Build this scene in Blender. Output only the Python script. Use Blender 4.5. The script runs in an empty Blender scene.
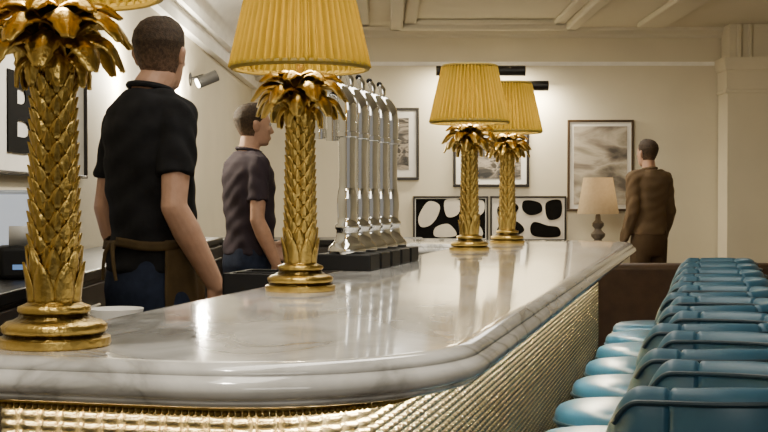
import bpy, bmesh, math, random
from mathutils import Vector as V, Matrix
PI = math.pi
random.seed(7)
COL = bpy.context.scene.collection
TH = math.atan(321/1300.0); CT = math.cos(TH); ST = math.sin(TH)
CZ = 1.25
def BL(x, y, z=0): return V((x*CT+y*ST, -x*ST+y*CT, z))

# ------------------------------------------------------------------ materials
def mat(name, col, rough=.5, metal=0.0, var=None, bump=None, coat=0, emis=None, spec=None):
    m = bpy.data.materials.new(name); m.use_nodes = True
    nt = m.node_tree; p = nt.nodes['Principled BSDF']
    p.inputs['Base Color'].default_value = (*col, 1)
    p.inputs['Roughness'].default_value = rough; p.inputs['Metallic'].default_value = metal
    p.inputs['Coat Weight'].default_value = coat
    if spec is not None: p.inputs['Specular IOR Level'].default_value = spec
    tc = nt.nodes.new('ShaderNodeTexCoord')
    sc, am = var if var else (6, .06)
    n = nt.nodes.new('ShaderNodeTexNoise'); n.inputs['Scale'].default_value = sc; n.inputs['Detail'].default_value = 5
    nt.links.new(tc.outputs['Object'], n.inputs['Vector'])
    r = nt.nodes.new('ShaderNodeValToRGB')
    r.color_ramp.elements[0].position = .3; r.color_ramp.elements[1].position = .7
    r.color_ramp.elements[0].color = (*[max(0, k*(1-am)) for k in col], 1)
    r.color_ramp.elements[1].color = (*[min(1, k*(1+am)) for k in col], 1)
    nt.links.new(n.outputs['Fac'], r.inputs['Fac']); nt.links.new(r.outputs['Color'], p.inputs['Base Color'])
    if bump:
        b = nt.nodes.new('ShaderNodeBump'); b.inputs['Strength'].default_value = bump[1]; b.inputs['Distance'].default_value = .01
        n2 = nt.nodes.new('ShaderNodeTexNoise'); n2.inputs['Scale'].default_value = bump[0]; n2.inputs['Detail'].default_value = 4
        nt.links.new(tc.outputs['Object'], n2.inputs['Vector'])
        nt.links.new(n2.outputs['Fac'], b.inputs['Height']); nt.links.new(b.outputs['Normal'], p.inputs['Normal'])
    if emis:
        p.inputs['Emission Color'].default_value = (*emis[0], 1); p.inputs['Emission Strength'].default_value = emis[1]
    return m

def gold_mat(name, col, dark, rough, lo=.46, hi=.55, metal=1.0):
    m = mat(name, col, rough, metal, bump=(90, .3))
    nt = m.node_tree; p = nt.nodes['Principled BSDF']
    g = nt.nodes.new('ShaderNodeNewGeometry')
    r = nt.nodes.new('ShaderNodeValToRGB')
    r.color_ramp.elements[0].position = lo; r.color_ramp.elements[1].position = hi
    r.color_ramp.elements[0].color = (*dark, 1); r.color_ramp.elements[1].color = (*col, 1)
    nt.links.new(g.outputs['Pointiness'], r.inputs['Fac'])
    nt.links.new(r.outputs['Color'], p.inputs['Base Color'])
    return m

def hair_mat(name, col, fade):
    # short at the nape and sides: the skin shows through near the lower hairline
    m = mat(name, col, .65, 0, bump=(300, .5), spec=.3)
    nt = m.node_tree; p = nt.nodes['Principled BSDF']; L = nt.links.new
    tc = nt.nodes.new('ShaderNodeTexCoord'); sp = nt.nodes.new('ShaderNodeSeparateXYZ'); L(tc.outputs['Object'], sp.inputs[0])
    n = nt.nodes.new('ShaderNodeTexNoise'); n.inputs['Scale'].default_value = 160; L(tc.outputs['Object'], n.inputs['Vector'])
    a = nt.nodes.new('ShaderNodeMath'); a.operation = 'MULTIPLY_ADD'; a.inputs[1].default_value = .05; L(n.outputs['Fac'], a.inputs[0]); L(sp.outputs['Z'], a.inputs[2])
    mr = nt.nodes.new('ShaderNodeMapRange'); mr.inputs['From Min'].default_value = 1.60; mr.inputs['From Max'].default_value = 1.70; L(a.outputs[0], mr.inputs['Value'])
    r = nt.nodes.new('ShaderNodeValToRGB'); r.color_ramp.elements[0].color = (*fade, 1); r.color_ramp.elements[1].color = (*col, 1); L(mr.outputs[0], r.inputs['Fac'])
    n3 = nt.nodes.new('ShaderNodeTexNoise'); n3.inputs['Scale'].default_value = 90; L(tc.outputs['Object'], n3.inputs['Vector'])
    r3 = nt.nodes.new('ShaderNodeValToRGB'); r3.color_ramp.elements[0].position = .35; r3.color_ramp.elements[1].position = .65
    r3.color_ramp.elements[0].color = (.55, .55, .55, 1); r3.color_ramp.elements[1].color = (1.3, 1.25, 1.2, 1); L(n3.outputs['Fac'], r3.inputs['Fac'])
    mx = nt.nodes.new('ShaderNodeMix'); mx.data_type = 'RGBA'; mx.blend_type = 'MULTIPLY'; mx.inputs['Factor'].default_value = 1
    L(r.outputs['Color'], mx.inputs[6]); L(r3.outputs['Color'], mx.inputs[7]); L(mx.outputs[2], p.inputs['Base Color'])
    return m

def marble_mat():
    m = bpy.data.materials.new('marble'); m.use_nodes = True
    nt = m.node_tree; p = nt.nodes['Principled BSDF']; L = nt.links.new
    tc = nt.nodes.new('ShaderNodeTexCoord')
    mp = nt.nodes.new('ShaderNodeMapping'); mp.inputs['Rotation'].default_value = (0, 0, .5); mp.inputs['Scale'].default_value = (1.6, .8, 1.6)
    L(tc.outputs['Object'], mp.inputs['Vector'])
    n = nt.nodes.new('ShaderNodeTexNoise'); n.inputs['Scale'].default_value = 2.6; n.inputs['Detail'].default_value = 9; n.inputs['Distortion'].default_value = 1.7
    L(mp.outputs['Vector'], n.inputs['Vector'])
    a = nt.nodes.new('ShaderNodeMath'); a.operation = 'SUBTRACT'; a.inputs[1].default_value = .5; L(n.outputs['Fac'], a.inputs[0])
    b = nt.nodes.new('ShaderNodeMath'); b.operation = 'ABSOLUTE'; L(a.outputs[0], b.inputs[0])
    r = nt.nodes.new('ShaderNodeValToRGB'); e = r.color_ramp.elements
    e[0].position = 0; e[0].color = (.45, .44, .42, 1); e[1].position = .03; e[1].color = (.65, .64, .62, 1)
    k = e.new(.13); k.color = (.82, .81, .785, 1)
    L(b.outputs[0], r.inputs['Fac'])
    n2 = nt.nodes.new('ShaderNodeTexNoise'); n2.inputs['Scale'].default_value = 7; n2.inputs['Detail'].default_value = 9; n2.inputs['Distortion'].default_value = .8
    L(mp.outputs['Vector'], n2.inputs['Vector'])
    r2 = nt.nodes.new('ShaderNodeValToRGB'); r2.color_ramp.elements[0].position = .35; r2.color_ramp.elements[1].position = .65
    r2.color_ramp.elements[0].color = (.70, .70, .70, 1); r2.color_ramp.elements[1].color = (1, 1, 1, 1)
    L(n2.outputs['Fac'], r2.inputs['Fac'])
    mx = nt.nodes.new('ShaderNodeMix'); mx.data_type = 'RGBA'; mx.blend_type = 'MULTIPLY'; mx.inputs['Factor'].default_value = .8
    L(r.outputs['Color'], mx.inputs[6]); L(r2.outputs['Color'], mx.inputs[7]); L(mx.outputs[2], p.inputs['Base Color'])
    p.inputs['Roughness'].default_value = .10; p.inputs['Coat Weight'].default_value = .55; p.inputs['Coat Roughness'].default_value = .05
    return m

def shade_mat(name, col, trans, k=.35):
    m = mat(name, col, .8, var=(30, .10), bump=(200, .15), spec=.2)
    nt = m.node_tree; p = nt.nodes['Principled BSDF']; out = nt.nodes['Material Output']
    t = nt.nodes.new('ShaderNodeBsdfTranslucent'); t.inputs['Color'].default_value = (*trans, 1)
    mx = nt.nodes.new('ShaderNodeMixShader'); mx.inputs[0].default_value = k
    nt.links.new(p.outputs[0], mx.inputs[1]); nt.links.new(t.outputs[0], mx.inputs[2]); nt.links.new(mx.outputs[0], out.inputs['Surface'])
    return m

def art_mat(name, cols, scale, rot=0, dist=1.0):
    m = bpy.data.materials.new(name); m.use_nodes = True
    nt = m.node_tree; p = nt.nodes['Principled BSDF']; p.inputs['Roughness'].default_value = .6
    tc = nt.nodes.new('ShaderNodeTexCoord'); mp = nt.nodes.new('ShaderNodeMapping')
    mp.inputs['Rotation'].default_value = (0, rot, 0)
    w = nt.nodes.new('ShaderNodeTexNoise'); w.inputs['Scale'].default_value = scale; w.inputs['Detail'].default_value = 6; w.inputs['Distortion'].default_value = dist
    mp.inputs['Scale'].default_value = (1, 1, 2.4)
    nt.links.new(tc.outputs['Object'], mp.inputs['Vector']); nt.links.new(mp.outputs['Vector'], w.inputs['Vector'])
    r = nt.nodes.new('ShaderNodeValToRGB'); e = r.color_ramp.elements
    e[0].position = .36; e[0].color = (*cols[0], 1); e[1].position = .64; e[1].color = (*cols[-1], 1)
    for i, cc in enumerate(cols[1:-1]):
        k = e.new(.36+.28*(i+1)/(len(cols)-1)); k.color = (*cc, 1)
    nt.links.new(w.outputs['Fac'], r.inputs['Fac']); nt.links.new(r.outputs['Color'], p.inputs['Base Color'])
    return m

MT = dict(
    wall=mat('wall_paint', (.63, .57, .43), .75, var=(2, .04), bump=(40, .05)),
    wallb=mat('wall_paint_back', (.66, .595, .45), .75, var=(1.5, .05), bump=(40, .05)),
    ceil=mat('ceiling_paint', (.63, .58, .46), .8, var=(1, .03)),
    trim=mat('white_moulding', (.88, .85, .78), .55),
    floor=mat('dark_wood_floor', (.06, .04, .028), .35, var=(9, .3)),
    marble=marble_mat(),
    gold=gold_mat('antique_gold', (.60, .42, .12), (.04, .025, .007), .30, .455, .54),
    brass=gold_mat('pale_brass_panel', (.92, .81, .53), (.025, .02, .008), .27, .44, .53, .80),  # gaps between beads darkened in the colour, painted crevice shade
    beadg=mat('gold_beading', (.60, .42, .14), .28, 1),
    beadd=mat('dim_gold_beading', (.36, .24, .07), .30, 1),
    shade=shade_mat('mustard_pleated_silk', (.265, .190, .020), (.54, .35, .032), .32),
    shadet=mat('mustard_trim', (.23, .16, .018), .7),
    linen=shade_mat('beige_linen', (.44, .35, .23), (.6, .45, .28)),
    chrome=mat('chrome', (.92, .915, .90), .03, 1),
    black=mat('black_plastic', (.010, .010, .011), .5, spec=.2),
    blackm=mat('black_metal', (.015, .014, .013), .35, .3),
    blue=mat('blue_leather', (.034, .115, .185), .42, var=(14, .12)),
    pipe=mat('dark_blue_piping', (.008, .030, .050), .45),
    seatb=mat('blue_leather_seat', (.028, .115, .215), .30, var=(8, .06)),
    wood=mat('dark_walnut', (.05, .028, .016), .4, var=(12, .3)),
    brown=mat('brown_leather', (.06, .032, .016), .5, var=(10, .2), bump=(120, .15)),
    apron=mat('olive_brown_apron', (.072, .047, .020), .75, var=(14, .2), bump=(140, .15), spec=.2),
    tee=mat('black_cotton', (.012, .012, .014), .9, var=(30, .2), bump=(300, .2), spec=.2),
    jean=mat('navy_denim', (.018, .025, .05), .9, var=(40, .2), spec=.2),
    skin=mat('skin', (.50, .29, .20), .5, var=(30, .09), bump=(220, .10)),
    hair=hair_mat('brown_hair', (.045, .027, .015), (.20, .12, .08)),
    shoe=mat('shoe_leather', (.02, .015, .012), .4),
    eye=mat('eye', (.5, .48, .45), .2),
    plum=mat('plum_cotton', (.040, .030, .040), .9, spec=.2),
    taupe=mat('taupe_wool', (.15, .10, .058), .95, spec=.2),
    taupe2=mat('brown_wool', (.08, .05, .028), .95, spec=.2),
    frame=mat('black_frame', (.018, .014, .011), .4),
    framebr=mat('brown_frame', (.06, .035, .018), .4),
    mount=mat('cream_mount', (.82, .79, .72), .8),
    ink=mat('black_ink', (.006, .0055, .005), .9, spec=.05),
    cream=mat('cream_ink', (.66, .60, .50), .8),
    land=art_mat('mountain_print', [(.07, .06, .05), (.24, .20, .16), (.52, .46, .37), (.30, .26, .20), (.12, .10, .08)], 1.5, .75, .5),
    dark=art_mat('dark_print', [(.02, .02, .02), (.10, .085, .07), (.35, .3, .24), (.05, .04, .03)], 5, .3, 1),
    steel=mat('brushed_steel', (.42, .42, .42), .3, .9),
    cab=mat('dark_cabinet', (.03, .024, .02), .45, var=(10, .2)),
    white=mat('white_china', (.75, .74, .72), .3),
    paleblue=mat('pale_blue_plastic', (.50, .56, .66), .35),
    lit=mat('till_screen_added_glow', (.6, .64, .7), .3, emis=((.75, .85, 1), .40)),  # faint glow added to brighten the till
    screen=mat('blue_screen', (.05, .1, .2), .2, emis=((.25, .45, .9), .5)),
    led=mat('led_strip', (1, .9, .7), .5, emis=((1, .87, .60), 230)),
    ledn=mat('dim_led_strip', (1, .9, .7), .5, emis=((1, .84, .54), 55)),
    bulb=mat('lit_bulb', (1, .9, .7), .5, emis=((1, .76, .40), 12)),
    bulbd=mat('dim_bulb', (1, .9, .7), .5, emis=((1, .76, .40), 3)),
    lens=mat('lit_lens', (1, .9, .7), .5, emis=((1, .9, .7), 20)),
    stone=mat('dark_stone_lamp', (.13, .105, .08), .5, var=(20, .3)),
)

# ------------------------------------------------------------------ mesh builder
class MB:
    def __init__(s): s.v = []; s.f = []
    def add(s, vs, fs):
        o = len(s.v); s.v += [tuple(p) for p in vs]; s.f += [[i+o for i in f] for f in fs]
    def grid(s, rows, closed=False, caps=False):
        n = len(rows[0]); vs = [p for r in rows for p in r]; fs = []
        m = n if closed else n-1
        for i in range(len(rows)-1):
            for j in range(m):
                fs.append([i*n+j, i*n+(j+1) % n, (i+1)*n+(j+1) % n, (i+1)*n+j])
        if caps:
            fs.append(list(range(n))[::-1]); fs.append([(len(rows)-1)*n+j for j in range(n)])
        s.add(vs, fs)
    def lathe(s, prof, seg=32, o=(0, 0, 0)):
        s.grid([[(o[0]+max(r, .0004)*math.cos(2*PI*k/seg), o[1]+max(r, .0004)*math.sin(2*PI*k/seg), o[2]+z) for k in range(seg)] for r, z in prof], True, True)
    def tube(s, pts, r, seg=10, closed=False):
        pts = [V(p) for p in pts]; n = len(pts)
        rs = r if isinstance(r, (list, tuple)) else [r]*n
        rows = []; up = None
        for i, p in enumerate(pts):
            if closed: t = (pts[(i+1) % n]-pts[i-1]).normalized()
            else: t = (pts[min(i+1, n-1)]-pts[max(i-1, 0)]).normalized()
            if up is None:
                up = V((0, 0, 1)) if abs(t.z) < .9 else V((1, 0, 0))
            up = (up-t*up.dot(t)).normalized(); b = t.cross(up)
            rows.append([p+(up*math.cos(2*PI*k/seg)+b*math.sin(2*PI*k/seg))*rs[i] for k in range(seg)])
        if closed: rows.append(rows[0]); s.grid(rows, True)
        else: s.grid(rows, True, True)
    def box(s, x0, x1, y0, y1, z0, z1):
        s.add([(x, y, z) for z in (z0, z1) for y in (y0, y1) for x in (x0, x1)],
              [[0, 2, 3, 1], [4, 5, 7, 6], [0, 1, 5, 4], [2, 6, 7, 3], [0, 4, 6, 2], [1, 3, 7, 5]])
    def sphere(s, c, r, u=16, w=10):
        if not isinstance(r, (list, tuple)): r = (r, r, r)
        rows = []
        for i in range(w+1):
            a = -PI/2+PI*i/w; q = max(math.cos(a), .002)
            rows.append([(c[0]+r[0]*q*math.cos(2*PI*k/u), c[1]+r[1]*q*math.sin(2*PI*k/u), c[2]+r[2]*math.sin(a)) for k in range(u)])
        s.grid(rows, True, True)
    def limb(s, pts, rs):
        for i, p in enumerate(pts):
            s.sphere(p, rs[i], 14, 8)
            if i: s.tube([pts[i-1], p], [rs[i-1], rs[i]], 14)
    def loft(s, rings, seg=28, pw=2.3):
        rows = []
        for cx, cy, z, rx, ry in rings:
            row = []
            for k in range(seg):
                a = 2*PI*k/seg; ca, sa = math.cos(a), math.sin(a)
                row.append((cx+rx*math.copysign(abs(ca)**(2/pw), ca), cy+ry*math.copysign(abs(sa)**(2/pw), sa), z))
            rows.append(row)
        s.grid(rows, True, True)
    def mesh(s, name, recalc=True):
        me = bpy.data.meshes.new(name); me.from_pydata(s.v, [], s.f); me.update()
        if recalc:
            bm = bmesh.new(); bm.from_mesh(me); bmesh.ops.recalc_face_normals(bm, faces=bm.faces); bm.to_mesh(me); bm.free()
        return me
    def build(s, name, m, parent=None, bevel=0, smooth=True, angle=40, solid=0, recalc=True, sub=0):
        return link(name, s.mesh(name, recalc), m, parent, bevel, smooth, angle, solid, sub)

def link(name, me, m, parent=None, bevel=0, smooth=True, angle=40, solid=0, sub=0):
    o = bpy.data.objects.new(name, me); COL.objects.link(o); me.materials.append(m)
    if smooth:
        me.polygons.foreach_set('use_smooth', [True]*len(me.polygons))
        if angle: me.set_sharp_from_angle(angle=math.radians(angle))
    if solid:
        q = o.modifiers.new('solid', 'SOLIDIFY'); q.thickness = solid; q.offset = 0
    if bevel:
        b = o.modifiers.new('bevel', 'BEVEL'); b.width = bevel; b.segments = 3; b.limit_method = 'ANGLE'; b.angle_limit = math.radians(40)
    if sub:
        q = o.modifiers.new('sub', 'SUBSURF'); q.levels = sub; q.render_levels = sub
    if parent: o.parent = parent
    return o
def tag(o, label, cat, group=None):
    o['label'] = label; o['category'] = cat
    if group: o['group'] = group
    return o
def thing(name, label, cat, loc=(0, 0, 0), rz=0, group=None):
    o = bpy.data.objects.new(name, None); COL.objects.link(o); o.location = loc; o.rotation_euler = (0, 0, rz)
    o.empty_display_size = .05
    return tag(o, label, cat, group)
def struct(o): o['kind'] = 'structure'; return o
def sbox(name, m, *a, bevel=0):
    b = MB(); b.box(*a); return struct(b.build(name, m, bevel=bevel))
def copy_tree(o, parent=None):
    q = o.copy(); COL.objects.link(q)
    if parent: q.parent = parent
    for ch in list(o.children): copy_tree(ch, q)
    return q
def remesh(mb, voxel, it=2, fn=None):
    me = mb.mesh('tmp'); o = bpy.data.objects.new('tmp', me); COL.objects.link(o)
    r = o.modifiers.new('r', 'REMESH'); r.mode = 'VOXEL'; r.voxel_size = voxel
    dg = bpy.context.evaluated_depsgraph_get(); dg.update()
    m2 = bpy.data.meshes.new_from_object(o.evaluated_get(dg))
    bpy.data.objects.remove(o); bpy.data.meshes.remove(me)
    bm = bmesh.new(); bm.from_mesh(m2)
    for _ in range(it):
        bmesh.ops.smooth_vert(bm, verts=bm.verts, factor=.5, use_axis_x=True, use_axis_y=True, use_axis_z=True)
    if fn:
        bm.normal_update()
        for v in bm.verts: v.co += v.normal*fn(v.co)
    bm.to_mesh(m2); bm.free(); m2.materials.clear()
    return m2

# ------------------------------------------------------------------ room shell
WL = -1.42; WB = 14.0; CH = 3.05
sbox('floor', MT['floor'], -1.6, 5.2, -2.5, 14.2, -.05, 0)
sbox('ceiling', MT['ceil'], -1.6, 5.2, -2.5, 14.2, CH, CH+.06)
sbox('wall_left', MT['wall'], WL-.12, WL, -2.5, WB, 0, CH)
sbox('wall_back', MT['wallb'], WL-.12, 5.2, WB, WB+.12, 0, CH)
sbox('wall_right', MT['wall'], 5.0, 5.12, -2.5, WB, 0, CH)
b = MB()
prof = [(0, 2.40), (.060, 2.40), (.068, 2.47), (.035, 2.48), (.038, 2.53), (.095, 2.535), (.105, 2.60), (.070, 2.605)]+[(.35-.28*math.cos(a), 2.605+.22*math.sin(a)) for a in [PI/2*k/8 for k in range(1, 9)]]+[(.345, 2.85), (.43, 2.855), (.44, 2.93), (.44, 2.95), (0, 2.95)]
b.grid([[(WL+px, y, z) for px, z in prof] for y in (-2.5, WB)], True, True)
struct(b.build('trim_1', MT['trim'], angle=30))
b = MB()
prof = [(0, 2.65), (.02, 2.65), (.025, 2.665), (.035, 2.67), (.04, 2.69), (0, 2.69)]
b.grid([[(x, WB-px, z) for px, z in prof] for x in (WL, 5)], True, True)
struct(b.build('trim_2', MT['trim'], angle=25))
b = MB()
prof = [(0, 2.95), (.03, 2.95), (.04, 2.98), (.10, 3.02), (.11, CH), (0, CH)]
b.grid([[(x, WB-px, z) for px, z in prof] for x in (WL, 5)], True, True)
struct(b.build('trim_3', MT['ceil'], angle=25))
def ceil_frame(i, x0, x1, y0, y1, w=.26, h=.09):
    b = MB()
    for k, (d, hh) in enumerate(((0, h), (w*.55, h*.5))):
        a0, a1, c0, c1 = x0+d, x1-d, y0+d, y1-d; ww = w*.5
        b.box(a0, a1, c0, c0+ww, CH-hh, CH); b.box(a0, a1, c1-ww, c1, CH-hh, CH)
        b.box(a0, a0+ww, c0, c1, CH-hh, CH); b.box(a1-ww, a1, c0, c1, CH-hh, CH)
    struct(b.build('trim_%d' % i, MT['ceil'], bevel=.022))
ceil_frame(4, .06, 2.0, 10.6, 13.5)
ceil_frame(5, -.92, -.15, 10.4, 13.45, .26, .05)
sbox('trim_6', MT['ceil'], 2.62, 2.92, 8, 13.5, 2.99, CH, bevel=.02)
PX, PY = 3.59, 13.6
sbox('wall_pilaster', MT['wallb'], PX, 5.0, PY, 13.98, 0, 2.33)
b = MB()
prof = [(-.02, 2.33), (.02, 2.33), (.024, 2.36), (.010, 2.37), (.010, 2.56), (.025, 2.57), (.04, 2.62), (.045, 2.70), (-.02, 2.70)]
rows = []
for sx, (x, y) in ((0, (PX, 13.98)), (1, (PX, PY)), (2, (5.0, PY))):
    rows.append([(x-(p if sx < 2 else 0), y-(p if sx > 0 else 0), z) for p, z in prof])
b.grid(rows, True, True)
struct(b.build('trim_7', MT['wallb'], angle=25))
sbox('wall_pier', MT['wallb'], PX+.03, 5.0, PY+.04, 13.98, 2.70, CH)
sbox('trim_8', MT['wallb'], PX+.10, PX+.15, PY+.01, PY+.04, 2.70, CH, bevel=.01)
sbox('trim_9', MT['wallb'], PX+.22, PX+.26, PY+.015, PY+.04, 2.70, CH, bevel=.01)
sbox('baseboard_back', MT['wood'], WL, PX, WB-.03, WB, 0, .16)

# ------------------------------------------------------------------ bar counter (bar-local coordinates, empty rotated by -TH)
def fillet_path(cs, n=14):
    out = []; N = len(cs)
    for i in range(N):
        A = V(cs[i-1][:2]); P = V(cs[i][:2]); B = V(cs[(i+1) % N][:2]); r = cs[i][2]
        d1 = (P-A).normalized(); d2 = (B-P).normalized()
        cr = d1.x*d2.y-d1.y*d2.x; ph = math.atan2(cr, d1.dot(d2)); t = r*math.tan(abs(ph)/2)
        sg = 1 if cr > 0 else -1
        nl = V((-d1.y, d1.x))*sg; C = P-d1*t+nl*r
        st = -nl
        for k in range(n+1):
            a = ph*k/n; q = V((st.x*math.cos(a)-st.y*math.sin(a), st.x*math.sin(a)+st.y*math.cos(a)))
            out.append((C+q*r, q*sg))
    return out
OUT = [(-.93, 1.36, .06), (-.27, 1.36, .31), (-.27, 5.64, .27), (-1.38, 5.64, .06), (-1.38, 5.02, .06), (-.93, 5.02, .12)]
PATH = fillet_path(OUT)
INS = [(-.905, 1.515, .02), (-.435, 1.515, .15), (-.435, 5.465, .12), (-1.355, 5.465, .03), (-1.355, 5.045, .03), (-.905, 5.045, .03)]
PATHI = fillet_path(INS)
def off(o, path=None): return [p+n*o for p, n in (path or PATH)]
bar = thing('bar_counter', 'long marble topped bar counter with ribbed brass front lit from under the edge', 'bar counter', (0, 0, 0), -TH)
TOP = 1.06
b = MB()
prof = [(-.042, 0), (-.032, -.0006), (-.0235, -.0030), (-.0170, -.0072), (-.0140, -.0115), (-.0145, -.0138), (-.0115, -.0158), (-.0070, -.0185), (-.0030, -.0225), (-.0010, -.0275), (-.0012, -.0330), (-.005, -.0380), (-.0120, -.0415), (-.0165, -.0430), (-.0160, -.0455), (-.019, -.0490), (-.027, -.0520), (-.05, -.0525)]
b.grid([[(p.x, p.y, TOP+z) for p in off(o)] for o, z in prof], True, True)
b.build('marble_top', MT['marble'], bar, angle=50)
b = MB()
b.grid([[(p.x, p.y, z) for p in off(-.006, PATHI)] for z in (.12, TOP-.048)], True, True)
b.build('counter_body', MT['wood'], bar)
b = MB()
b.grid([[(p.x, p.y, z) for p in off(-.016, PATHI)] for z in (0, .13)], True, True)
b.build('plinth', MT['blackm'], bar)
def resample(o, step, i0, i1):
    pts = []; pn = PATHI[i0:i1]
    P = [p+n*o for p, n in pn]; acc = 0
    for k in range(len(P)-1):
        L = (P[k+1]-P[k]).length; q = max(1, int(round(L/step)))
        for j in range(q):
            t = j/q; pts.append((P[k].lerp(P[k+1], t), pn[k][1].lerp(pn[k+1][1], t).normalized(), acc+L*t))
        acc += L
    return pts
# ribbed front: upright columns of small round beads in straight rows
S = resample(-.006, .0026, 14, 46)
pr, pq = .0285, .0130
rows = []
zz = [TOP-.0525-.00185*k for k in range(235)]
for z in zz:
    row = []
    for p, n, u in S:
        fu = u/pr-math.floor(u/pr)
        rib = math.sqrt(max(0, 1-(2*fu-1)**2)); be = math.sqrt(max(0, 1-(2*((z/pq) % 1)-1)**2))
        h = .002+.020*rib*(.56+.44*be)
        q = p+n*h; row.append((q.x, q.y, z))
    rows.append(row)
b = MB(); b.grid(rows); b.build('ribbed_brass_front', MT['brass'], bar, angle=0, recalc=False)
b = MB()
b.grid([[(p.x, p.y, TOP+z) for p in [q+m*o for q, m in PATHI[13:46]]] for o, z in ((.066, -.0520), (.066, -.067), (.063, -.069), (.061, -.067), (.061, -.0520))])
b.build('added_led_shield', MT['beadd'], bar, recalc=False)  # added wall that blocks the strip's light from the stool seats
b = MB()
for p, n, u in resample(.0675, .0085, 13, 46): b.sphere((p.x, p.y, TOP-.069), .0041, 8, 6)
b.build('bead_trim', MT['beadd'], bar)
for nm, i0, i1, mm in (('led_strip', 14, 22, 'ledn'), ('led_strip', 21, 46, 'led')):
    b = MB()
    b.grid([[(p.x, p.y, TOP+z) for p in [q+m*o for q, m in PATHI[i0:i1]]] for o, z in ((.0600, -.0530), (.0600, -.0550), (.0480, -.0550), (.0480, -.0530))])
    b.build(nm, MT[mm], bar)

# ------------------------------------------------------------------ palm lamps
def make_lamp():
    t = thing('palm_table_lamp', '', 'lamp')
    b = MB()
    b.lathe([(0, 0), (.069, 0), (.071, .004), (.070, .011), (.064, .013), (.0625, .016), (.066, .020), (.066, .026), (.060, .031), (.052, .033), (.045, .037), (.043, .041), (.046, .045), (.045, .050), (.037, .053), (.031, .057), (.029, .062), (0, .062)], 48)
    b.build('base', MT['gold'], t, angle=60)
    def R(z): return .0270-.0065*min(1, max(0, (z-.055)/.30))
    b = MB()
    b.lathe([(0, .05), (R(.05), .05)]+[(R(z), z) for z in (.1, .2, .3, .37)]+[(.024, .375), (.025, .382), (.018, .39), (.008, .395), (.007, .47), (0, .47)], 32)
    def scale(a, z, h, hw, out, base):
        rows = []
        for i in range(8):
            v = i/7; w = hw*min(1, (.80+.8*v))*(1-v**2.2)**.85 if v < 1 else 0
            row = []
            for j in range(7):
                u = -1+j/3
                rr = base+.0012+out*(v**1.3)+.0034*(1-abs(u))*(1-.5*(j % 2))
                aa = a+u*w/base
                row.append((rr*math.cos(aa), rr*math.sin(aa), z+h*v))
            rows.append(row)
        b.grid(rows)
    for k in range(7): scale(2*PI*k/7, .052, .055, .0145, .007, .029)
    for k in range(7): scale(2*PI*(k+.5)/7, .068, .058, .0135, .006, .0275)
    z = .100; k2 = 0
    while z < .352:
        r = R(z)
        for k in range(8): scale(2*PI*(k+.5*(k2 % 2))/8, z, .0280, r*.42, .0056, r)
        z += .0145; k2 += 1
    b.build('trunk', MT['gold'], t, angle=40, recalc=False, solid=.0012)
    b = MB()
    rnd = random.Random(3)
    def frond(a, pts, w0, twist=0):
        n = 30; rows = []
        for i in range(n+1):
            v = i/n
            f = v*(len(pts)-1); q = min(int(f), len(pts)-2); g = f-q
            p0 = pts[max(q-1, 0)]; p1 = pts[q]; p2 = pts[q+1]; p3 = pts[min(q+2, len(pts)-1)]
            cr = [0.5*((2*p1[m])+(-p0[m]+p2[m])*g+(2*p0[m]-5*p1[m]+4*p2[m]-p3[m])*g*g+(-p0[m]+3*p1[m]-3*p2[m]+p3[m])*g**3) for m in (0, 1)]
            w = w0*math.sin(PI*(.10+.88*v)**.85)**.7
            if v > .97: w *= .5
            ser = 1-.12*(i % 4)/3
            w *= ser if v > .15 else 1
            row = []
            for u in (-1, -.75, -.5, -.25, 0, .25, .5, .75, 1):
                x = cr[0]-.003*abs(u)*(1 if v > .2 else 0); zz = cr[1]-abs(u)**1.4*w*.55+.0014*(abs(u) in (.25, .75))
                y = u*w
                row.append((x*math.cos(a)-y*math.sin(a), x*math.sin(a)+y*math.cos(a), zz))
            rows.append(row)
        b.grid(rows)
    for k in range(8):
        a = 2*PI*k/8+rnd.uniform(-.08, .08); e = rnd.uniform(-.006, .006)
        frond(a, [(.015, .366), (.044, .393+e), (.075, .382+e), (.092, .346+e)], .025)
    for k in range(8):
        a = 2*PI*(k+.5)/8+rnd.uniform(-.08, .08); e = rnd.uniform(-.006, .006)
        frond(a, [(.013, .378), (.042, .412+e), (.077, .410+e), (.102, .376+e)], .025)
    for k in range(7):
        a = 2*PI*(k+.2)/7; frond(a, [(.010, .388), (.032, .427), (.062, .434), (.087, .416)], .021)
    for k in range(5):
        a = 2*PI*(k+.6)/5; frond(a, [(.008, .384), (.022, .425), (.042, .437), (.060, .432)], .015)
    for k in range(8):
        a = 2*PI*(k+.5)/8; frond(a, [(.016, .360), (.034, .366), (.046, .352), (.047, .326)], .014)
    b.build('palm_crown', MT['gold'], t, angle=60, recalc=False, solid=.0022)
    zb, zt, rb, rt = .447, .640, .133, .092
    b = MB(); rows = []; NP = 52; seg = NP*10
    amp = [rnd.uniform(.8, 1.2) for _ in range(NP)]
    for i in range(13):
        v = i/12; row = []
        for k in range(seg):
            a = 2*PI*k/seg; r = rb+(rt-rb)*v+.0095*amp[k//10]*(2*abs(math.sin(NP*a/2))**.8-1)*(1-.3*v)
            row.append((r*math.cos(a), r*math.sin(a), zb+(zt-zb)*v))
        rows.append(row)
    b.grid(rows, True)
    sh = b.build('lamp_shade', MT['shade'], t, angle=0, recalc=False)
    for r, z in ((rb, zb), (rt, zt)):
        b = MB()
        b.tube([((r+.001)*math.cos(2*PI*k/64), (r+.001)*math.sin(2*PI*k/64), z) for k in range(64)], .0060, 8, True)
        b.build('shade_trim', MT['shadet'], sh)
    b = MB()
    for k in range(3):
        a = 2*PI*k/3; b.tube([(0, 0, .60), (.092*math.cos(a), .092*math.sin(a), .638)], .0015, 6)
    b.tube([(0, 0, .46), (0, 0, .60)], .002, 6)
    b.build('shade_carrier', MT['beadg'], sh)
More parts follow.
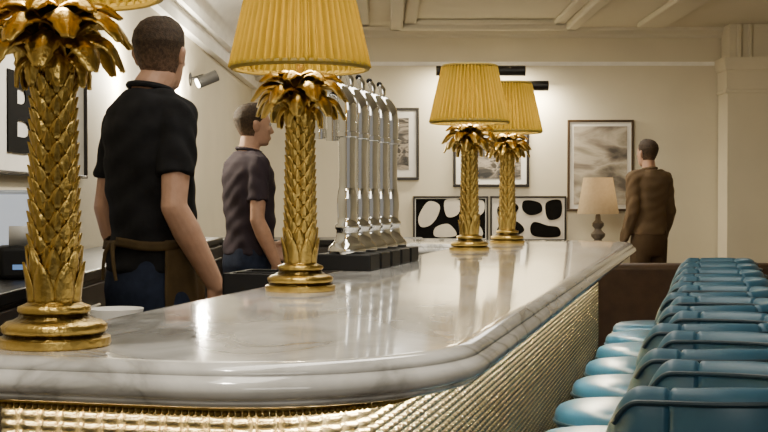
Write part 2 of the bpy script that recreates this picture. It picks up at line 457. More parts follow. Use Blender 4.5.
    b = MB(); b.lathe([(0, .47), (.012, .475), (.014, .50), (.027, .53), (.03, .55), (.024, .572), (0, .582)], 20)
    b.build('bulb', MT['bulb'], t)
    return t
L0 = make_lamp()
spots = [(-.803, 1.503, 'nearest gold palm tree lamp, shade cut off by the top left of the photo', 'a'),
         (-.789, 2.494, 'gold palm tree lamp on the marble just in front of the chrome beer taps', 'b'),
         (-.797, 4.469, 'gold palm tree lamp beyond the beer taps, nearer one of the far pair', 'c'),
         (-.771, 5.187, 'farthest gold palm tree lamp, partly hidden behind the lamp before it', 'd')]
for i, (x, y, lab, _) in enumerate(spots):
    o = L0 if i == 0 else copy_tree(L0)
    o.location = BL(x, y, TOP); o.rotation_euler.z = .7*i
    tag(o, lab, 'lamp', 'gold palm lamps along the bar')
    l = bpy.data.lights.new('lamp_light', 'POINT'); l.energy = 3.0; l.color = (1, .82, .50); l.shadow_soft_size = .03
    lo = bpy.data.objects.new('lamp_light', l); COL.objects.link(lo); lo.location = BL(x, y, TOP+.466)

# ------------------------------------------------------------------ beer taps
def make_tap():
    t = thing('beer_tap', '', 'beer tap')
    b = MB(); b.box(-.075, .075, -.049, .049, 0, .042); b.build('base_block', MT['black'], t, bevel=.004)
    b = MB()
    B0 = .042
    b.lathe([(0, B0), (.047, B0), (.049, B0+.005), (.049, B0+.011), (.046, B0+.018), (.039, B0+.025), (.0320, B0+.034), (.0285, B0+.046), (.0270, B0+.060), (.0310, B0+.065), (.0310, B0+.073), (.0250, B0+.078), (.0245, B0+.095), (.0265, B0+.120), (.0250, B0+.150), (.0215, .21), (.0, .215)], 32)
    b.build('foot', MT['chrome'], t, angle=60)
    b = MB()
    H = .036
    A = [(0, 0, .19), (0, 0, .24), (0, 0, .30), (0, 0, .36), (0, 0, .405)]+[(-H+H*math.cos(a), 0, .420+H*1.25*math.sin(a)) for a in [PI*k/12 for k in range(13)]]+[(-2*H, 0, .390), (-2*H, 0, .34)]
    n = len(A)
    b.tube(A, [.0215, .0205, .0205, .0230, .0240]+[.0240-.0100*(i-4)/(n-5) for i in range(5, n)], 20)
    b.tube([(-2*H, 0, .365), (-2*H, 0, .336)], .0180, 16)
    b.build('curved_column', MT['chrome'], t, angle=60)
    b = MB(); b.lathe([(.0230, .340), (.0285, .342), (.0285, .354), (.0230, .356)], 24); b.build('column_ring', MT['chrome'], t)
    b = MB()
    b.tube([(-.026, 0, .460), (-.022, 0, .480), (-.024, 0, .500), (-.032, 0, .514)], [.0085, .008, .0105, .0080], 14)
    h = b.build('handle', MT['chrome'], t)
    b = MB(); b.sphere((-.0325, 0, .515), .0090, 12, 8); b.build('handle_tip', MT['black'], h)
    return t
T0 = make_tap()
labs = ['nearest chrome beer tap, first in the row beside the gold palm lamp', 'second chrome beer tap in the row from the near end',
        'middle chrome beer tap of the row of five', 'fourth chrome beer tap in the row, next to last', 'farthest chrome beer tap at the end of the row']
for i in range(5):
    o = T0 if i == 0 else copy_tree(T0)
    o.location = BL(-.893, 3.22+.118*i, TOP); o.rotation_euler.z = -TH
    tag(o, labs[i], 'beer tap', 'chrome beer taps on the bar')

# ------------------------------------------------------------------ bar stools
def make_stool():
    t = thing('bar_stool', '', 'bar stool')
    b = MB(); rows = []
    for z, k in ((.636, .93), (.639, .97), (.650, 1), (.666, 1), (.680, .985), (.690, .95), (.697, .88), (.702, .70), (.7045, .4), (.705, .05)):
        rows.append((-.085, 0, z, .222*k, .162*k))
    b.loft(rows, 64, 2.15); b.build('seat', MT['seatb'], t, angle=0)
    b = MB(); b.tube([(-.085+.223*math.copysign(abs(math.cos(a))**(2/2.15), math.cos(a)), .163*math.copysign(abs(math.sin(a))**(2/2.15), math.sin(a)), .654) for a in [2*PI*k/64 for k in range(64)]], .0045, 8, True)
    b.build('seat_piping', MT['pipe'], t)
    HW = .138
    def U(s):
        L1 = .10; A = PI/2
        if abs(s) < .64:
            a = s/.64*A; x = .06+.185*math.cos(a)**.85 if math.cos(a) > 0 else .06; y = HW*math.copysign(abs(math.sin(a))**.85, s)
            n = V((HW*math.cos(a), .185*math.sin(a))).normalized()
        else:
            q = (abs(s)-.64)/.36; x = .06-L1*q; y = math.copysign(HW, s); n = V((0, math.copysign(1, s)))
        return V((x, y)), n
    N = 240; rows = []; topline = []
    for i in range(N+1):
        s = -1+2*i/N; p, n = U(s)
        e = max(0, (abs(s)-.80)/.20)
        zt = .980-.006*max(0, abs(s)-.3)/.7
        zt -= .075*e**2.2; zb = .60
        th = .029*(1-.42*e**2.2)
        g = min(abs(s-c) for c in (-.66, -.33, 0, .33, .66)); gr = math.exp(-(g/.010)**2); puff = .5-.5*math.cos(PI*min(1, g/.165))
        row = []; M_ = 44
        for k in range(M_):
            a = 2*PI*k/M_; ca, sa = math.cos(a), math.sin(a)
            hh = math.copysign(abs(sa)**.42, sa)
            z = (zt+zb)/2+hh*(zt-zb)/2-(.005*gr if sa > 0 else 0)+(.002*puff if sa > .5 else 0)
            ww = math.copysign(abs(ca)**.72, ca)*(th*(1-.28*gr)+.006*puff)
            bulge = .006*(1-hh*hh)
            q = p+n*(ww+(bulge if ca > 0 else -bulge)+.024*(z-zb)/.36)
            row.append((q.x, q.y, z))
        rows.append(row)
        topline.append((p, n, zt))
    b = MB(); b.grid(rows, True, True); b.build('backrest', MT['blue'], t, angle=60)
    for sd in (1, -1):
        b = MB()
        b.tube([(*(p+n*(sd*.0305+.023)), zt-.018) for p, n, zt in topline[8:-8]], .0042, 8)
        b.build('back_piping', MT['pipe'], t)
    b = MB(); b.box(-.23, .14, -.13, .13, .56, .637); b.build('seat_frame', MT['wood'], t, bevel=.01)
    for sx in (-1, 1):
        for sy in (-1, 1):
            b = MB(); b.tube([(.15*sx-.05, .115*sy, .58), (.165*sx-.05, .13*sy, .26), (.18*sx-.05, .14*sy, 0)], [.02, .017, .013], 12); b.build('leg', MT['wood'], t)
    b = MB(); q = [(-.216, -.131), (.116, -.131), (.116, .131), (-.216, .131)]
    for i in range(4): b.tube([(*q[i], .25), (*q[(i+1) % 4], .25)], .009, 10)
    b.build('footrest', MT['beadg'], t)
    return t
S0 = make_stool()
words = ['nearest blue leather tub bar stool, cut off by the bottom right corner', 'second blue leather tub bar stool from the camera',
         'third blue leather tub bar stool from the camera', 'fourth blue leather tub bar stool from the camera', 'fifth blue leather tub bar stool, in the middle of the row of nine',
         'sixth blue leather tub bar stool from the camera, fourth from the far end', 'seventh blue leather tub bar stool from the camera, third from the far end', 'eighth blue leather tub bar stool, last but one along the bar',
         'farthest blue leather tub bar stool, at the far end of the row']
rots = [-.12, -.08, -.12, -.05, -.09, -.05, -.04, -.05, -.04]
for i in range(9):
    o = S0 if i == 0 else copy_tree(S0)
    o.location = BL(-.082, 2.06+.480*i-.0025*i*i, 0); o.rotation_euler.z = -TH+rots[i]
    tag(o, words[i], 'bar stool', 'blue bar stools along the counter')

# ------------------------------------------------------------------ people
TR0 = [(.80, .0, .12, .09), (.86, 0, .165, .115), (.93, -.005, .175, .122), (1.02, 0, .163, .112), (1.10, .004, .152, .104), (1.20, .002, .158, .110), (1.32, -.004, .176, .120), (1.42, -.008, .188, .116), (1.48, -.010, .170, .096), (1.52, -.008, .112, .073), (1.545, -.002, .064, .06)]
HD = [(1.572, .050, .026, .028), (1.585, .036, .046, .055), (1.61, .022, .058, .078), (1.65, .012, .068, .092), (1.69, .004, .075, .099), (1.73, -.002, .077, .101), (1.765, -.004, .068, .090), (1.79, -.006, .048, .064), (1.805, -.006, .022, .030), (1.809, -.006, .004, .005)]
def interp(T, z):
    if z <= T[0][0]: return T[0][1:]
    for a, b_ in zip(T, T[1:]):
        if z <= b_[0]:
            f = (z-a[0])/(b_[0]-a[0]); return tuple(a[k]+(b_[k]-a[k])*f for k in (1, 2, 3))
    return T[-1][1:]
def hand(mb, w, d, n, t):
    d = d.normalized(); n = (n-d*n.dot(d)).normalized(); t = (t-d*t.dot(d)-n*t.dot(n)).normalized()
    ks = (.031, .0105, -.0105, -.030); ls = (.072, .082, .076, .060)
    for k, L in zip(ks, ls):
        kn = w+d*.088+t*k-n*(abs(k)*.1)
        mb.limb([w+t*k*.55, w+d*.045+t*k*.85, kn], [.0165, .0155, .0125])
        A = .25; p = kn; pts = [p]; dd = d+t*k*2.2; dd.normalize()
        for sg, cu in ((.45, .25), (.31, .5), (.24, .45)):
            A += cu*.75; p = p+(dd*math.cos(A)-n*math.sin(A))*L*sg; pts.append(p)
        mb.limb(pts, [.0105, .0095, .0088, .0075])
    p0 = w+d*.022+t*.020-n*.006; p1 = p0+(d*.62+t*.62-n*.35).normalized()*.042
    p2 = p1+(d*.85+t*.35-n*.35).normalized()*.034; p3 = p2+(d*.95+t*.1-n*.4).normalized()*.026
    mb.limb([p0, p1, p2, p3], [.017, .0135, .011, .009])
def person(label, loc, rz, H, shirt, trousers, armsR, armsL, voxel, apron=None, headturn=0, long_sleeve=False, hairmat='hair', slim=1.0, hs=.93, fwd=.022, dz=0):
    root = thing('person', label, 'person', loc, rz); root.scale = (H/1.81,)*3
    TR = [(z, cy, rx*slim, ry*(.5+.5*slim)) for z, cy, rx, ry in TR0]
    cz = Matrix.Rotation(headturn, 3, 'Z')
    def hp(p): q = cz @ V((p[0]*hs, p[1]*hs, p[2])); return V((q.x, q.y+fwd, 1.56+dz+(q.z-1.56)*hs))
    bd = MB()
    bd.loft([(0, cy, z, rx, ry) for z, cy, rx, ry in TR])
    arms = []
    for sx, A in ((1, armsR), (-1, armsL)):
        P = [V((sx*p[0]*slim, p[1], p[2])) for p in A[:3]]; arms.append((sx, P, A))
        mid = P[1].lerp(P[2], .3)
        bd.limb([V((sx*.11*slim, -.01, 1.475)), P[0], P[0].lerp(P[1], .4), P[1].lerp(P[0], .12), P[1], mid, P[1].lerp(P[2], .7), P[2]], [.058, .047, .046, .039, .0385, .0425, .034, .0265])
        d = V((sx*A[3][0], A[3][1], A[3][2])); hand(bd, P[2]+d.normalized()*.012, d, V((sx, 0, 0))*.9+V((0, -.25, 0)), V((0, 1, 0)))
        bd.limb([V((sx*.09, 0, .90)), V((sx*.098, .012, .50)), V((sx*.1, -.005, .36)), V((sx*.1, -.025, .09))], [.082, .058, .055, .038])
        bd.limb([V((sx*.1, -.04, .05)), V((sx*.108, .06, .04)), V((sx*.115, .14, .03))], [.036, .036, .028])
    bd.limb([V((0, -.012, 1.48)), V((0, .0, 1.545)), hp((0, -.014, 1.62))], [.062, .057, .054])
    h = MB(); h.loft([(0, cy, z, rx, ry) for z, cy, rx, ry in HD], 28, 2.15)
    h.limb([(0, .098, 1.705), (0, .112, 1.672), (0, .118, 1.655)], [.007, .010, .0125])
    for sx in (1, -1):
        h.sphere((sx*.011, .108, 1.652), .0085)
        h.sphere((sx*.030, .090, 1.718), (.022, .010, .007))
        h.sphere((sx*.040, .072, 1.668), (.022, .02, .016))
        h.sphere((sx*.081, -.006, 1.685), (.008, .020, .032)); h.sphere((sx*.088, -.014, 1.697), (.009, .016, .020))
    h.sphere((0, .103, 1.622), (.022, .008, .006)); h.sphere((0, .100, 1.611), (.019, .009, .007))
    h.sphere((0, .080, 1.586), (.020, .016, .014))
    bd.add([hp(p) for p in h.v], h.f)
    link('body', remesh(bd, voxel, 2), MT['skin'], root, angle=0)
    for sx in (1, -1):
        e = MB(); p = hp((sx*.031, .088, 1.698)); e.sphere(p, .0125*hs, 14, 10)
        eo = e.build('eye', MT['eye'], root)
        e = MB(); q = hp((sx*.031, .0985, 1.698)); e.sphere(q, (.0055, .0025, .0055), 12, 8); e.build('iris', MT['ink'], eo)
    hb = MB(); rows = []
    def hairline(a):
        f = math.sin(a)
        return 1.757 if f > .62 else (1.757-(.62-f)/.5*.052 if f > .12 else (1.705-(.12-f)/.5*.085 if f > -.38 else 1.618-.010*math.cos(3*(a+PI/2))))
    NH = 120
    for i in range(30):
        row = []
        for k in range(NH):
            a = 2*PI*k/NH; z0 = hairline(a); z = z0+(1.8085-z0)*(i/29)
            cy, rx, ry = interp(HD, z); inf = .0015+.0125*min(1, i/18)**1.1
            ca, sa = math.cos(a), math.sin(a)
            row.append(hp(((rx+inf)*math.copysign(abs(ca)**(2/2.15), ca), cy+(ry+inf)*math.copysign(abs(sa)**(2/2.15), sa), z+(inf-.003)*max(0, (z-1.74)/.07)+.006*max(0, (z-1.77)/.04)*(.5+.5*sa)+.0012*math.sin(23*a)*max(0, (z-1.76)/.05))))
        rows.append(row)
    hb.grid(rows, True); hb.f.append([29*NH+k for k in range(NH)])
    hb.build('hair', MT[hairmat], root, angle=0, recalc=False)
    sb = MB(); hem = .985
    sb.loft([(0, interp(TR, z)[0], z, interp(TR, z)[1]+g, interp(TR, z)[2]+g) for z, g in ((hem, .014), (1.03, .016), (1.10, .019), (1.20, .016), (1.32, .013), (1.42, .013), (1.48, .014), (1.52, .013), (1.54, .012))])
    for sx, P, A in arms:
        if long_sleeve:
            sb.limb([V((sx*.11, -.01, 1.475)), P[0], P[0].lerp(P[1], .5), P[1], P[1].lerp(P[2], .93)], [.072, .070, .062, .054, .040])
        else:
            e = P[0].lerp(P[1], .66)
            sb.limb([V((sx*.11*slim, -.01, 1.475)), P[0], P[0].lerp(P[1], .3)], [.065, .056, .056]); sb.tube([P[0].lerp(P[1], .28), e], [.056, .057], 18)
    def fold(p): return .0048*math.sin(30*p.z+18*p.x+9*math.sin(14*p.y))*(.4+.6*max(0, min(1, (1.40-p.z)/.2)))+.0024*math.sin(70*p.z-30*p.x+6*math.sin(20*p.y))
    so = link('shirt', remesh(sb, .008, 3, fold), MT[shirt], root, angle=0)
    cb = MB(); cb.tube([(.067*math.cos(2*PI*k/28), -.002+.064*math.sin(2*PI*k/28), 1.546-.012*math.sin(2*PI*k/28)) for k in range(28)], .0095, 8, True)
    cb.build('collar', MT[shirt], so)
    tb = MB()
    tb.loft([(0, interp(TR, z)[0], z, interp(TR, z)[1]+.011, interp(TR, z)[2]+.012) for z in (.80, .86, .93, 1.0, 1.035)])
    for sx in (1, -1): tb.limb([V((sx*.088, 0, .90)), V((sx*.098, .012, .50)), V((sx*.1, -.015, .10))], [.094, .075, .064])
    link('trousers', remesh(tb, .011, 3), MT[trousers], root, angle=0)
    for sx in (1, -1):
        f = MB(); f.limb([V((sx*.1, -.05, .045)), V((sx*.108, .06, .042)), V((sx*.115, .155, .036))], [.044, .044, .035]); link('shoe', remesh(f, .01, 2), MT['shoe'], root, angle=0)
    if apron:
        def sector(a0, a1, z0, z1, g, n=60, m=12, wav=0, fl=.0):
            q = MB(); rows = []
            for i in range(m+1):
                row = []
                for k in range(n+1):
                    a = PI/2+a0+(a1-a0)*k/n
                    z = z0+(z1-z0)*i/m+wav*math.sin(2.5*a)
                    cy, rx, ry = interp(TR, max(z, .90)); gg = g+fl*(1-i/m)+(.003+fl*.6*(1-i/m))*math.sin(11*a+6*z)
                    row.append(((rx+gg)*math.copysign(abs(math.cos(a))**.87, math.cos(a)), cy+(ry+gg)*math.copysign(abs(math.sin(a))**.87, math.sin(a)), z))
                rows.append(row)
            q.grid(rows); return q
        ap = sector(-1.95, 1.75, .50, 1.085, .027, fl=.014).build('apron', MT[apron], root, solid=.003, recalc=False, angle=0)
        sector(-PI, PI, 1.060, 1.088, .028, 64, 3, .007).build('waist_strap', MT[apron], ap, solid=.004, recalc=False, angle=0)
        for dx in (-.012, .016):
            k = MB(); k.tube([(dx*.4, -.142, 1.072), (dx*1.5, -.152, 1.045), (dx*2.0, -.154, 1.01), (dx*2.6, -.152, .965)], [.007, .0065, .006, .005], 8)
            k.build('apron_tie', MT[apron], ap)
    return root
rest = [(.19, -.005, 1.46), (.225, -.03, 1.175), (.235, .075, .935), (.0, .22, -1)]
person('barman in black short sleeved shirt and brown apron standing with his back to the bar', (-.735, 4.1, 0), -.80, 1.86, 'tee', 'jean',
       [(.190, -.005, 1.452), (.240, -.055, 1.185), (.262, .085, .945), (.0, .30, -1)], [(.190, -.005, 1.452), (.250, -.03, 1.18), (.240, .06, .93), (.0, .25, -1)], .0042, 'apron', headturn=.58, slim=.83, hs=.91, fwd=.036, dz=-.028)
person('person in plum dark top behind the bar between the barman and the beer taps', (-.70, 6.75, 0), -1.15, 1.74, 'plum', 'jean', rest,
       [(.19, -.005, 1.46), (.235, -.02, 1.18), (.17, .16, 1.03), (-.2, .6, -.4)], .006, None)
person('person in brown coat standing by the far wall right of the framed mountain print', (2.16, 10.6, 0), .5, 1.72, 'taupe', 'taupe2', rest, rest, .006, None, long_sleeve=True, slim=.9)

# ------------------------------------------------------------------ pictures on the walls
def picture(label, loc, rz, w, h, art, fw=.03, mount=.08, cat='picture', fm='frame'):
    t = thing('framed_picture', label, cat, loc, rz)
    b = MB(); W, H = w/2, h/2
    b.box(-W, W, -.03, 0, H-fw, H); b.box(-W, W, -.03, 0, -H, -H+fw); b.box(-W, -W+fw, -.03, 0, -H+fw, H-fw); b.box(W-fw, W, -.03, 0, -H+fw, H-fw)
    b.build('frame', MT[fm], t, bevel=.004)
    b = MB(); b.box(-W+fw, W-fw, -.014, -.002, -H+fw, H-fw); b.build('mount', MT['mount'], t)
    m = fw+mount
    if art:
        b = MB(); b.box(-W+m, W-m, -.018, -.0145, -H+m, H-m); b.build('print', MT[art], t)
    return t
def onwall(x, y, d=WB): return ((x-384)*d/1300, CZ+(196-y)*d/1300)
def back_pic(label, x0, y0, x1, y1, art, fw=.03, mount=.08, fm='frame'):
    a = onwall(x0, y0); q = onwall(x1, y1)
    return picture(label, ((a[0]+q[0])/2, WB-.002, (a[1]+q[1])/2), 0, q[0]-a[0], a[1]-q[1], art, fw, mount, fm=fm)
back_pic('tall dark framed mountain print on the far wall above the small table lamp', 567, 120, 633, 211, 'land', .024, .045, 'framebr')
back_pic('black framed dark print behind the two far palm lamps', 453, 131, 529, 187, 'dark', .03, .06)
back_pic('narrow black framed print half hidden behind the beer taps', 372, 108, 419, 180, 'dark', .03, .08)
def blob(t, pts, m, y):
    n = len(pts); q = []
    for i in range(n):
        p0, p1, p2, p3 = (V(pts[(i+k-1) % n]) for k in range(4))
        for j in range(8):
            g = j/8; q.append(.5*((2*p1)+(-p0+p2)*g+(2*p0-5*p1+4*p2-p3)*g*g+(-p0+3*p1-3*p2+p3)*g**3))
    t.grid([[(p.x, y, p.y) for p in q], [(p.x, y+.003, p.y) for p in q]], True, True)
def abstract(label, x0, x1, shapes, bg, fg):
    t = back_pic(label, x0, 196, x1, 241, None, .02, 0)
    (a, _), (q, _) = onwall(x0, 0), onwall(x1, 0); W = (q-a)/2; H = 45*WB/1300/2
    b = MB(); b.box(-W+.03, W-.03, -.018, -.0145, -H+.03, H-.03); pr = b.build('print', MT[bg], t)
    b = MB()
    for s in shapes: blob(b, [(x*W, z*H) for x, z in s], fg, -.0225)
    b.build('print_shapes', MT[fg], pr)
abstract('abstract print with cream shapes on black, behind the nearer far lamp', 413, 488,
         [[(-.85, .1), (-.6, .75), (-.3, .6), (-.35, .1), (-.55, -.3), (-.8, -.35)], [(-.15, .8), (.25, .8), (.2, .2), (-.1, .1)], [(-.4, -.4), (-.05, -.25), (.15, -.75), (-.4, -.8)],
          [(.4, .7), (.85, .8), (.88, .3), (.6, .0), (.42, .25)], [(.3, -.2), (.7, -.2), (.85, -.75), (.35, -.8)]], 'ink', 'cream')
abstract('abstract print with black shapes on cream, beside the farthest palm lamp', 490, 566,
         [[(-.8, .5), (-.5, .8), (-.25, .5), (-.45, .1), (-.75, .05)], [(-.1, .8), (.3, .7), (.35, .3), (.05, .15), (-.15, .4)], [(-.75, -.3), (-.35, -.1), (-.1, -.5), (-.4, -.8), (-.8, -.75)],
          [(.5, .75), (.85, .8), (.85, .1), (.55, -.05), (.45, .35)], [(.15, -.15), (.5, -.3), (.8, -.4), (.8, -.8), (.2, -.8), (.05, -.5)]], 'cream', 'ink')
zc = 1.59; Y0, Y1 = 4.62, 6.10
t = picture('black framed poster with large black letters on the left wall', (WL+.002, (Y0+Y1)/2, zc), PI/2, Y1-Y0, .52, None, .016, 0)
def letters(txt, w, h, parent, m, dzz=0, dxx=0, offs=.025):
    cu = bpy.data.curves.new('letters', 'FONT'); cu.body = txt; cu.size = 1; cu.extrude = .004; cu.offset = offs; cu.align_x = 'CENTER'; cu.space_character = 1.15
    o = bpy.data.objects.new('tmp', cu); COL.objects.link(o)
    dg = bpy.context.evaluated_depsgraph_get(); dg.update()
    me = bpy.data.meshes.new_from_object(o.evaluated_get(dg)); bpy.data.objects.remove(o)
    xs = [v.co.x for v in me.vertices]; ys = [v.co.y for v in me.vertices]
    for v in me.vertices:
        v.co = V(((v.co.x-(min(xs)+max(xs))/2)/(max(xs)-min(xs))*w+dxx, -.018+v.co.z*.5, (v.co.y-(min(ys)+max(ys))/2)/(max(ys)-min(ys))*h+dzz))
    me.materials.clear()
    return link('letters', me, m, parent, smooth=False)
letters('BR', 1.0, .31, t, MT['ink'], -.02, 5.34-(Y0+Y1)/2, .03)

def bar_light(label, x0, x1, y, proj):
    (a, z), (q, _) = onwall(x0, y, WB-proj), onwall(x1, y, WB-proj)
    t = thing('picture_light', label, 'picture light', ((a+q)/2, WB, z)); W = (q-a)/2
    b = MB(); b.tube([(-W, -proj, 0), (W, -proj, 0)], .055, 14); b.build('light_bar', MT['blackm'], t)
    b = MB(); b.tube([(0, 0, -.06), (0, -proj*.5, .03), (0, -proj, 0)], .014, 8); b.sphere((0, -.008, -.06), (.05, .012, .05)); b.build('bracket', MT['blackm'], t)
    l = bpy.data.lights.new('picture_lamp', 'AREA'); l.shape = 'RECTANGLE'; l.size = 2*W; l.size_y = .05; l.energy = 42; l.color = (1, .88, .64)
    lo = bpy.data.objects.new('picture_lamp', l); COL.objects.link(lo); lo.location = ((a+q)/2, WB-proj+.02, z-.07); lo.rotation_euler = (.5, 0, 0)
bar_light('black bar picture light above the dark print, upper of two', 436, 525, 71, .30)
bar_light('black bar picture light above the dark print, lower of two', 490, 548, 86, .22)
t = thing('wall_spotlight', 'small black wall spotlight beside the barman head on the left wall', 'wall light', (WL, 9.5, 2.10))
b = MB(); b.sphere((.008, 0, 0), (.012, .05, .05)); b.tube([(0, 0, 0), (.10, 0, .03), (.14, -.03, .02)], .012, 8); b.build('bracket', MT['blackm'], t)
b = MB(); b.tube([(.07, -.05, -.03), (.20, .0, .03)], .042, 16); b.build('spot_head', MT['blackm'], t)
b = MB(); b.tube([(.062, -.053, -.034), (.071, -.0495, -.0297)], .034, 16); b.build('lens', MT['lens'], t)

# ------------------------------------------------------------------ far room: banquette, table, table lamp
t = thing('banquette', 'dark brown leather banquette beyond the end of the bar', 'banquette', (0, 9.0, 0))
b = MB(); b.box(1.30, 4.9, 0, .16, .1, .78); b.build('backrest', MT['brown'], t, bevel=.04)
b = MB(); b.box(1.30, 4.9, .16, .65, .30, .45); b.build('seat', MT['brown'], t, bevel=.04)
b = MB(); b.box(1.33, 4.87, .04, .6, 0, .30); b.build('base', MT['wood'], t)
tx, ty = 2.215, 13.45
t = thing('side_table', 'small round dark wooden table under the beige lamp', 'table', (tx, ty, 0))
b = MB(); b.lathe([(0, .69), (.33, .69), (.34, .70), (.33, .72), (0, .72)], 40); b.build('table_top', MT['wood'], t)
b = MB(); b.lathe([(0, 0), (.22, 0), (.21, .03), (.05, .06), (.035, .3), (.04, .69), (0, .69)], 24); b.build('pedestal', MT['wood'], t)
t = thing('table_lamp', 'small table lamp with beige shade and dark turned stem below the mountain print', 'lamp', (tx, ty, .72))
b = MB(); b.lathe([(0, 0), (.11, 0), (.11, .03), (.05, .05), (.04, .08), (.07, .11), (.075, .14), (.04, .17), (.035, .19), (.06, .22), (.06, .25), (.03, .28), (.025, .33), (.012, .36), (.012, .46), (0, .46)], 24); b.build('stem', MT['stone'], t)
b = MB(); b.grid([[((.215-.065*v)*math.cos(2*PI*k/40), (.215-.065*v)*math.sin(2*PI*k/40), .345+.375*v) for k in range(40)] for v in (0, .5, 1)], True); b.build('lamp_shade', MT['linen'], t, recalc=False)
b = MB(); b.sphere((0, 0, .52), .04); b.build('bulb', MT['bulbd'], t)
l = bpy.data.lights.new('lamp_light', 'POINT'); l.energy = .9; l.color = (1, .75, .45); l.shadow_soft_size = .05
lo = bpy.data.objects.new('lamp_light', l); COL.objects.link(lo); lo.location = (tx, ty, .72+.58)

# ------------------------------------------------------------------ behind the bar
def cabinet_run(name, label, x0, x1, y0, y1, top, n, axis):
    t = thing(name, label, 'back counter', ((x0+x1)/2, (y0+y1)/2, 0)); W, D = (x1-x0)/2, (y1-y0)/2
    b = MB(); b.box(-W, W, -D, D, 0, top-.035); b.build('cabinet_body', MT['cab'], t)
    b = MB(); b.box(-W, W+(.02 if axis == 'y' else 0), -D-.02, D, top-.035, top); b.build('worktop', MT['blackm'], t, bevel=.005)
    for i in range(n):
        b = MB(); h = MB()
        if axis == 'y':
            s = 2*D/n; a = -D+i*s; b.box(W, W+.018, a+.008, a+s-.008, .1, top-.05); h.tube([(W+.03, a+s*.25, top-.12), (W+.03, a+s*.75, top-.12)], .006, 8)
        else:
            s = 2*W/n; a = -W+i*s; b.box(a+.008, a+s-.008, -D-.018, -D, .1, top-.05); h.tube([(a+s*.25, -D-.03, top-.12), (a+s*.75, -D-.03, top-.12)], .006, 8)
        d = b.build('door', MT['cab'], t, bevel=.003); h.build('handle', MT['steel'], d)
cabinet_run('back_bar_cabinet', 'dark back bar cabinets along the left wall behind the barman', WL+.005, -1.0, 2.6, 7.9, 1.0, 8, 'y')
cabinet_run('cross_cabinet', 'dark cabinets across the far end of the bar well', WL+.005, .25, 8.05, 8.55, .98, 4, 'x')
t = thing('bar_station', 'stainless steel work station behind the marble counter', 'work station', (0, 0, 0), -TH)
b = MB(); b.box(-1.28, -.96, 1.7, 4.7, .90, .94); b.build('steel_top', MT['steel'], t, bevel=.006)
b = MB(); b.box(-1.26, -.98, 1.72, 4.68, 0, .90); b.build('station_body', MT['cab'], t)
b = MB()
b.lathe([(0, 0), (.025, 0), (.03, .01), (.048, .05), (.056, .08), (.052, .08), (.044, .05), (.02, .014), (0, .014)], 28)
o = tag(b.build('bowl', MT['white'], None), 'white bowl on the steel work station left of the barman', 'bowl'); o.location = BL(-1.17, 2.45, .94)
t = thing('napkin_caddy', 'dark bar caddy standing behind the counter next to the second palm lamp', 'caddy', BL(-1.08, 3.10, .94), -TH)
b = MB(); b.box(-.07, .07, -.10, .10, 0, .012)
for a in ((-.07, -.062, -.10, .10), (.062, .07, -.10, .10), (-.07, .07, -.10, -.092), (-.07, .07, .092, .10), (-.07, .07, -.02, -.014)): b.box(*a, .012, .12)
b.build('tray', MT['black'], t, bevel=.002)
b = MB(); b.box(-.055, .055, -.085, -.03, .013, .115); b.build('napkin_stack', MT['cab'], t, bevel=.004)
t = thing('till', 'pale till with tilted screen at the left edge of the photo', 'till', (-1.22, 4.35, 1.0), .45)
b = MB(); b.lathe([(0, 0), (.09, 0), (.09, .012), (.03, .025), (.025, .08), (0, .08)], 24); b.build('stand', MT['black'], t)
b = MB(); b.box(-.17, .17, -.015, .02, .06, .27); s_ = b.build('screen_case', MT['paleblue'], t, bevel=.008)
b = MB(); b.box(-.155, .155, -.018, -.0155, .075, .255); b.build('screen', MT['lit'], s_)
t = thing('receipt_printer', 'small black receipt printer with blue light on the back counter', 'printer', (-1.10, 3.95, 1.0), .3)
b = MB(); b.box(-.07, .07, -.07, .07, 0, .10); b.build('printer_body', MT['black'], t, bevel=.015)
b = MB(); b.box(-.03, .03, -.073, -.070, .03, .045); b.build('indicator', MT['screen'], t)
b = MB(); b.grid([[(x, -.02-.02*v, .10+.06*v) for x in (-.04, .04)] for v in (0, .5, 1)]); b.build('paper_slip', MT['white'], t, solid=.001)

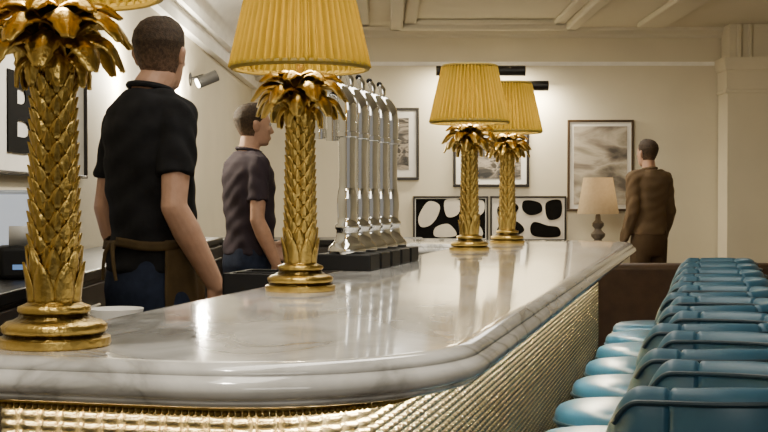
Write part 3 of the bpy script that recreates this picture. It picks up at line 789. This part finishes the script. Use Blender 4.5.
# ------------------------------------------------------------------ lights
def area(loc, rot, sx, sy, e, col=(1, .93, .79)):
    l = bpy.data.lights.new('area_light', 'AREA'); l.shape = 'RECTANGLE'; l.size = sx; l.size_y = sy; l.energy = e; l.color = col
    o = bpy.data.objects.new('area_light', l); COL.objects.link(o); o.location = loc; o.rotation_euler = rot
    return o
def spot(loc, target, e, ang=60, col=(1, .91, .76), size=.06):
    l = bpy.data.lights.new('spot_light', 'SPOT'); l.energy = e; l.spot_size = math.radians(ang); l.spot_blend = .6; l.color = col; l.shadow_soft_size = size
    o = bpy.data.objects.new('spot_light', l); COL.objects.link(o); o.location = loc
    o.rotation_euler = (V(target)-V(loc)).to_track_quat('-Z', 'Y').to_euler()
area(BL(-.75, 3.2, 3.0), (0, 0, -TH), .5, 4.2, 58)
area((.6, -1.8, 2.7), (math.radians(65), 0, .1), 2, 1.2, 38)
area((.8, 11.2, 2.9), (0, 0, 0), 2.2, 2.6, 84)
area((-.9, 7.5, 3.0), (0, 0, 0), .7, 4, 22)
spot(BL(-.75, .9, 2.95), BL(-.8, 1.5, 1.35), 100, 38)
spot(BL(-.65, 1.9, 2.95), BL(-.8, 2.5, 1.35), 100, 38)
spot(BL(-.6, 4.0, 2.95), BL(-.8, 4.8, 1.3), 110, 40)
spot((-.35, 5.2, 2.95), (WL, 5.2, 1.6), 270, 44)  # added spot that brightens the poster on the left wall
for y, z, e in ((6.9, 1.90, 55), (8.9, 1.98, 125)):
    l = bpy.data.lights.new('sconce_light', 'POINT'); l.energy = e; l.color = (1, .91, .72); l.shadow_soft_size = .05
    lo = bpy.data.objects.new('sconce_light', l); COL.objects.link(lo); lo.location = (WL+.12, y, z)
w = bpy.data.worlds.new('world'); bpy.context.scene.world = w; w.use_nodes = True
w.node_tree.nodes['Background'].inputs[0].default_value = (1, .94, .84, 1); w.node_tree.nodes['Background'].inputs[1].default_value = .25

cam = bpy.data.cameras.new('camera'); cam.sensor_width = 36; cam.lens = 36*1300/768; cam.clip_start = .05
co = bpy.data.objects.new('camera', cam); COL.objects.link(co)
co.location = (0, 0, CZ); co.rotation_euler = (PI/2-math.atan(20/1300), 0, 0)
bpy.context.scene.camera = co
